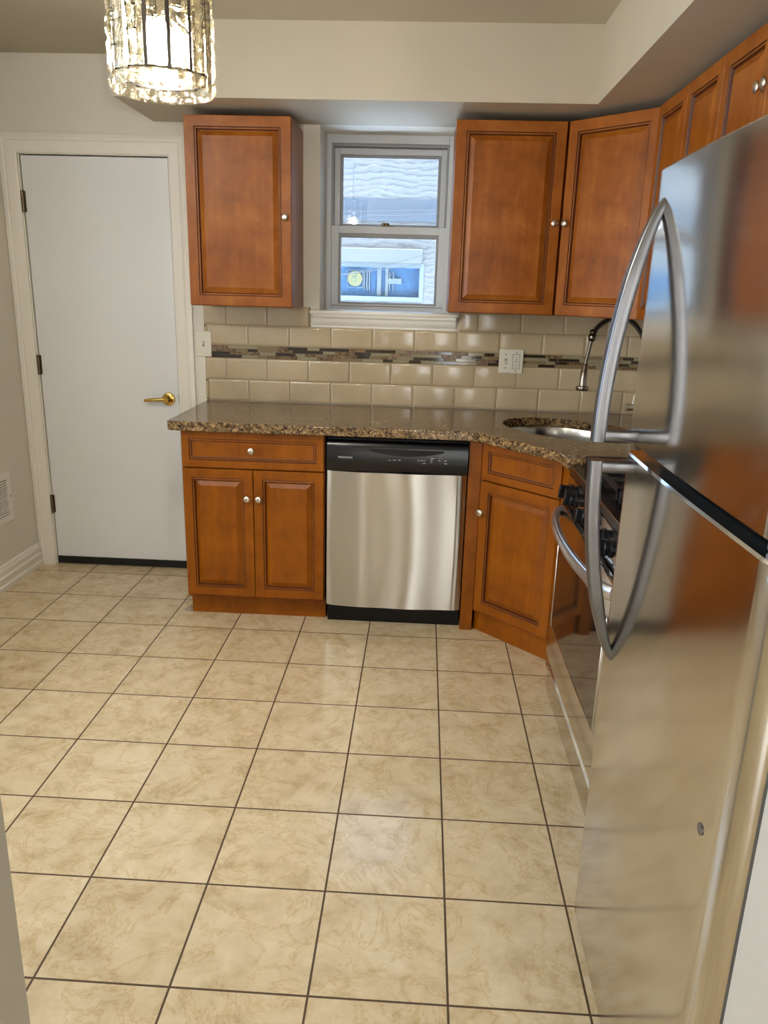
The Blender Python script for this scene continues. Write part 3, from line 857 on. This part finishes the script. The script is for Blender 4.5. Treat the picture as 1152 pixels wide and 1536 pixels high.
def bow(zs, za, parent, name='handle'):
    b = MB(); x = .072; pts = []; n = 26
    for i in range(n + 1):
        q = i/n; z = zs + (za - zs)*q
        pts.append((x, .004 - .078*math.sin(PI/2*min(1, q*1.02))**.68, z))
    tap = [0.62 + .38*min(1, i/8) for i in range(n + 1)]
    b.sweep(pts, [(.0175*math.copysign(abs(math.cos(a))**.42, math.cos(a)), .0135*math.copysign(abs(math.sin(a))**.42, math.sin(a))) for a in [2*PI*i/24 for i in range(24)]], (1, 0, 0) if False else (0, -1, 0), 0, tap)
    s = 1 if za > zs else -1
    b.box(x - .0165, x + .0165, -.084, .002, min(za, za - s*.024), max(za, za - s*.024), 0, .005)
    return b.build(name, M['steel_handle'], parent, smooth=60)
bow(1.665, 1.222, UPP); bow(.755, 1.184, LOW)

# ------------------------------------------------------------------ chandelier
CX, CY, CZ0, CR = -.708, -1.3, 1.900, .105
t = thing('chandelier', 'round crystal drum pendant light with warm glowing bulbs near the ceiling', 'pendant light', (CX, CY, CZ0))
NB = 14; HT = .27
b = MB()
def ring(b, z, r, th, w):
    lps = []
    for i in range(NB*3):
        a = 2*PI*i/(NB*3)
        lps.append((math.cos(a), math.sin(a)))
    prof = [(r - th, z - w/2), (r + th, z - w/2), (r + th, z + w/2), (r - th, z + w/2)]
    L = [[b.v((c*rr, s*rr, zz)) for rr, zz in prof] for c, s in lps]
    n = len(L)
    for i in range(n):
        for k in range(4): b.f([L[i][k], L[i][(k+1) % 4], L[(i+1) % n][(k+1) % 4], L[(i+1) % n][k]])
ring(b, .032, CR - .006, .003, .005); ring(b, HT - .01, CR - .006, .003, .008)
for i in range(NB):
    a = 2*PI*(i + .5)/NB; b.T = Matrix.Rotation(a, 4, 'Z')
    b.box(CR - .006, CR + .001, -.0038, .0038, .028, HT - .006)
b.T = Matrix.Identity(4)
for i in range(3):
    a = 2*PI*i/3; b.tube([(0, 0, HT - .012), ((CR - .006)*math.cos(a), (CR - .006)*math.sin(a), HT - .012)], .004, 8)
b.build('frame', M['gunmetal'], t)
rnd = random.Random(7)
hw = (CR*2*PI/NB)/2 - .0050
for i in range(NB):
    a = 2*PI*i/NB
    zc = -.002 + (0.0 if i % 2 else 0.0)
    cuts = [0.0, .031, .078, .122, .166, .21, .254, .262] if i % 2 else [0.0, .031, .100, .144, .188, .232, .262]
    for q, (z0, z1) in enumerate(zip(cuts, cuts[1:])):
        if z1 - z0 < .02: continue
        b = MB(); b.T = Matrix.Rotation(a, 4, 'Z'); z0 += .0015; z1 -= .0015
        hw = CR*PI/NB - (.0006 if q == 0 else .0050)
        lp = lambda x, ins: [(x, -hw + ins, z0 + ins), (x, hw - ins, z0 + ins), (x, hw - ins, z1 - ins), (x, -hw + ins, z1 - ins)]
        b.loft([lp(CR - .003, .001), lp(CR, 0), lp(CR + .004, .001), lp(CR + .009, .008)])
        b.build('crystal', M['crystal'], t, smooth=0)
b = MB(); b.cyl((0, 0, HT - .02), (0, 0, CEIL - CZ0 - .02), .006, 12); b.build('stem', M['gunmetal'], t)
b = MB(); b.lathe([(0, CEIL - CZ0 - .028), (.05, CEIL - CZ0 - .028), (.06, CEIL - CZ0 - .015), (.06, CEIL - CZ0 - .0005), (0, CEIL - CZ0 - .0005)], 28); b.build('canopy', M['gunmetal'], t)
for i in range(3):
    a = 2*PI*i/3 + .25; x, y = .036*math.cos(a), .036*math.sin(a)
    b = MB(); b.cyl((x, y, .135), (x, y, HT - .012), .010, 14); so = b.build('socket', M['gunmetal'], t)
    b = MB(); b.lathe([(0, .058), (.005, .060), (.013, .072), (.016, .088), (.014, .108), (.009, .128), (.008, .1345), (0, .1345)], 20, 0, Matrix.Translation((x, y, 0)))
    b.build('bulb', M['bulb'], so, smooth=60)
    d = bpy.data.lights.new('bulb_light', 'POINT'); d.energy = BULB_W; d.color = (1.0, .95, .87); d.shadow_soft_size = .03
    o = bpy.data.objects.new('bulb_light', d); COL.objects.link(o); o.parent = so; o.location = (x*.2, y*.2, .085 + .012*i)

# ------------------------------------------------------------------ small fittings
t = thing('light_switch', 'single white light switch plate beside the door casing', 'light switch', (-1.211, WB - .0095, 1.211))
b = MB(); b.box(-.0405, .0405, -.006, 0.0, -.062, .062, 0, .003); b.build('plate', M['plate'], t)
b = MB(); b.box(-.006, .006, -.0068, -.0055, -.013, .013); b.build('slot', M['seam'], t)
b = MB(); b.box(-.004, .004, -.016, -.006, -.002, .009, 0, .001); b.build('toggle', M['plate'], t)
for z in (-.032, .032):
    b = MB(); b.cyl((0, -.0055, z), (0, -.0072, z), .003, 10); b.build('screw', M['plate'], t)
t = thing('switch_and_outlet', 'double white wall plate with a switch and a power outlet right of the window', 'outlet', (.325, WB - .0105, 1.172))
b = MB(); b.box(-.0595, .0595, -.006, 0, -.058, .058, 0, .003); b.build('plate', M['plate'], t)
b = MB(); b.box(-.032, -.020, -.0068, -.0055, -.013, .013); b.build('slot', M['seam'], t)
b = MB(); b.box(-.030, -.022, -.016, -.006, -.010, .002, 0, .001); b.build('toggle', M['plate'], t)
b = MB(); b.box(.007, .043, -.0066, -.0055, -.036, .036); b.build('outlet_border', M['slot'], t)
b = MB(); b.box(.0085, .0415, -.0085, -.006, -.0345, .0345, 0, .001); oc = b.build('receptacle', M['plate'], t)
b = MB()
for z in (.019, -.019):
    b.box(.017, .0185, -.0089, -.0083, z - .002, z + .007); b.box(.030, .0315, -.0089, -.0083, z - .002, z + .007); b.cyl((.0245, -.0083, z - .008), (.0245, -.0089, z - .008), .0025, 10)
b.box(.019, .031, -.0089, -.0083, -.003, -.001); b.box(.019, .031, -.0089, -.0083, .001, .003)
b.build('sockets', M['slot'], oc, smooth=0)
for x, z in ((-.026, .032), (-.026, -.032), (.025, .046), (.025, -.046)):
    b = MB(); b.cyl((x, -.0055, z), (x, -.0072, z), .003, 10); b.build('screw', M['slot'], t)

t = thing('wall_vent', 'white louvred air vent low on the left wall', 'vent', (WL + .0005, .305, .322))
b = MB()
vw, vh = .37, .252
b.box(0, .008, -vw/2, vw/2, 0, .036, 0, .002); b.box(0, .008, -vw/2, vw/2, vh - .036, vh, 0, .002); b.box(0, .008, -vw/2, -vw/2 + .036, .036, vh - .036, 0, .002); b.box(0, .008, vw/2 - .036, vw/2, .036, vh - .036, 0, .002)
b.build('frame', M['trim'], t)
b = MB(); b.box(.0002, .001, -vw/2 + .03, vw/2 - .03, .03, vh - .03); b.build('duct', M['slot'], t)
b = MB()
k = 0
while .040 + k*.0125 < vh - .040:
    z = .040 + k*.0125
    b.extrude([(.0012, -vw/2 + .034, z + .006), (.0068, -vw/2 + .034, z), (.0076, -vw/2 + .034, z + .0035), (.002, -vw/2 + .034, z + .0085)], (0, vw - .068, 0)); k += 1
b.build('louvres', M['trim'], t)
b = MB(); b.cyl((.0075, vw/2 - .016, vh/2), (.0098, vw/2 - .016, vh/2), .004, 10); b.build('screw', M['hinge'], t)

# smudge of dried filler on the tiles at the cabinet corner
b = MB(); poly = [(-1.168, .27), (-1.158, .30), (-1.157, .165), (-1.168, .172), (-1.185, .165), (-1.198, .185), (-1.205, .178), (-1.20, .20), (-1.185, .23)]
b.prism(poly, .0003, .0022)
tag(b.build('dried_smudge', M['smudge'], smooth=0), 'grey dried smear on the floor tile at the base cabinet corner', 'smudge')

# added fill lamps, both out of view: one in the kitchen, one in the camera's room
for lb, x, y, w in (('added round fill lamp on the kitchen ceiling near the added left window', -1.75, -1.8, KITCHEN_FILL), ('added round fill lamp on the ceiling of the adjoining room', 1.0, -4.4, DINING_FILL)):
    t = thing('fill_lamp', lb, 'ceiling lamp', (x, y, CEIL))
    b = MB(); b.lathe([(0, -.0005), (.15, -.0005), (.15, -.02), (.14, -.025), (0, -.025)], 32); b.build('base', M['nickel'], t)
    b = MB(); b.lathe([(0, -.026), (.138, -.026), (.128, -.05), (.09, -.066), (0, -.072)], 32); b.build('diffuser', M['fill_lamp_diffuser'], t, smooth=60)
    d = bpy.data.lights.new('fill_lamp_light', 'POINT'); d.energy = w; d.color = (1.0, .97, .93); d.shadow_soft_size = .10
    o = bpy.data.objects.new('fill_lamp_light', d); COL.objects.link(o); o.location = (x, y, CEIL - .19)

# ------------------------------------------------------------------ outside
b = MB(); b.box(-12, 12, 1.06, 6.4, -.5, -.3); struct(b.build('alley_ground', M['ground'], smooth=0))
t = thing('neighbouring_house', 'pale rough masonry house across the alley seen through the window', 'house', (0, 6.5, -.3))
b = MB()
GX0, GX1, GZ0, GZ1 = -1.9, -.14, 1.36, 1.80
for x0, x1, z0, z1 in ((-6, GX0, 0, 2.27), (GX0, GX1, 0, GZ0), (GX0, GX1, GZ1, 2.27), (GX1, 6, 0, 2.27), (-6, 6, 2.52, 3.4)):
    b.box(x0, x1, 0, .3, z0 + (.3 if z0 else 0), z1 + .3)
b.box(-6, 6, .3, .4, 0, 3.7)
b.build('wall', M['masonry'], t, smooth=0)
b = MB(); b.box(-6, 6, -.01, .3, 2.571, 2.819); b.build('blue_band', M['stucco_blue'], t, smooth=0)  # darker blue-grey band along the house wall
b = MB(); b.box(-2.0, -.16, -.04, .001, 2.098, 2.265, 0, .01); b.build('lintel', M['lintel'], t)
b = MB(); frame_rect(b, GX0, GX1, GZ0 + .3, GZ1 + .3, .05, -.02, .12)
fr = b.build('window_frame', M['far_frame'], t)
b = MB(); b.box(GX0 + .04, GX1 - .04, .07, .09, GZ0 + .34, GZ1 + .26); b.build('window_pane', M['far_glass'], fr, smooth=0)
b = MB()
for x, w in ((-.70, .05), (-.60, .035), (-.83, .014), (-.80, .012), (-.86, .012), (-.555, .012), (-.51, .012)):
    b.box(x, x + w, .05, .069, GZ0 + .36 if w > .02 else GZ0 + .42, GZ1 + .25 if w > .02 else GZ1 + .2)
b.box(-.585, -.405, .045, .05, 1.862, 1.925)
b.build('window_bars', M['far_frame'], fr, smooth=0)
t = thing('round_sign', 'round pale yellow sign in the window across the alley', 'sign', (-.968, 6.535, 1.612))
b = MB(); b.cyl((0, 0, 0), (0, -.008, 0), .088, 28); pl_ = b.build('disc', M['yellow'], t)
b = MB(); frame_rect(b, -.10, .10, -.105, .105, .007, .001, .006); b.build('border', M['far_frame'], t)
b = MB()
b.tube([(-.03, -.01, .045), (0, -.01, .05), (.02, -.01, .03), (-.02, -.01, .012), (.035, -.01, .016)], .005, 6, 0, (0, 1, 0))
b.tube([(-.04, -.01, -.01), (.01, -.01, -.005), (-.01, -.01, -.035), (.04, -.01, -.055)], .005, 6, 0, (0, 1, 0))
b.tube([(0, -.01, .06), (0, -.01, -.02), (-.03, -.01, -.055)], .004, 6, 0, (0, 1, 0))
b.build('glyph', M['sign_ink'], t)
cables = [((-3, 2.34), (3, 2.66), .006, 'upper of two overhead cables crossing the upper window sash'), ((-3, 2.28), (3, 2.62), .005, 'lower of two overhead cables crossing the upper window sash'),
          ((-1.3, 1.60), (1.4, 2.53), .004, 'sloping overhead cable behind the right of the lower sash'), ((-1.4, 1.62), (1.5, 2.28), .004, 'lowest overhead cable sagging across the lower sash')]
for (x0, z0), (x1, z1), r, lb in cables:
    k_ = [c[3] for c in cables].index(lb)
    b = MB(); b.tube([(x0 + (x1 - x0)*q, 6.445 - .022*k_, z0 + (z1 - z0)*q - .10*math.sin(PI*q)) for q in [i/12 for i in range(13)]], r, 6)
    tag(b.build('overhead_cable', M['cable']), lb, 'cable', 'overhead cables across the alley')
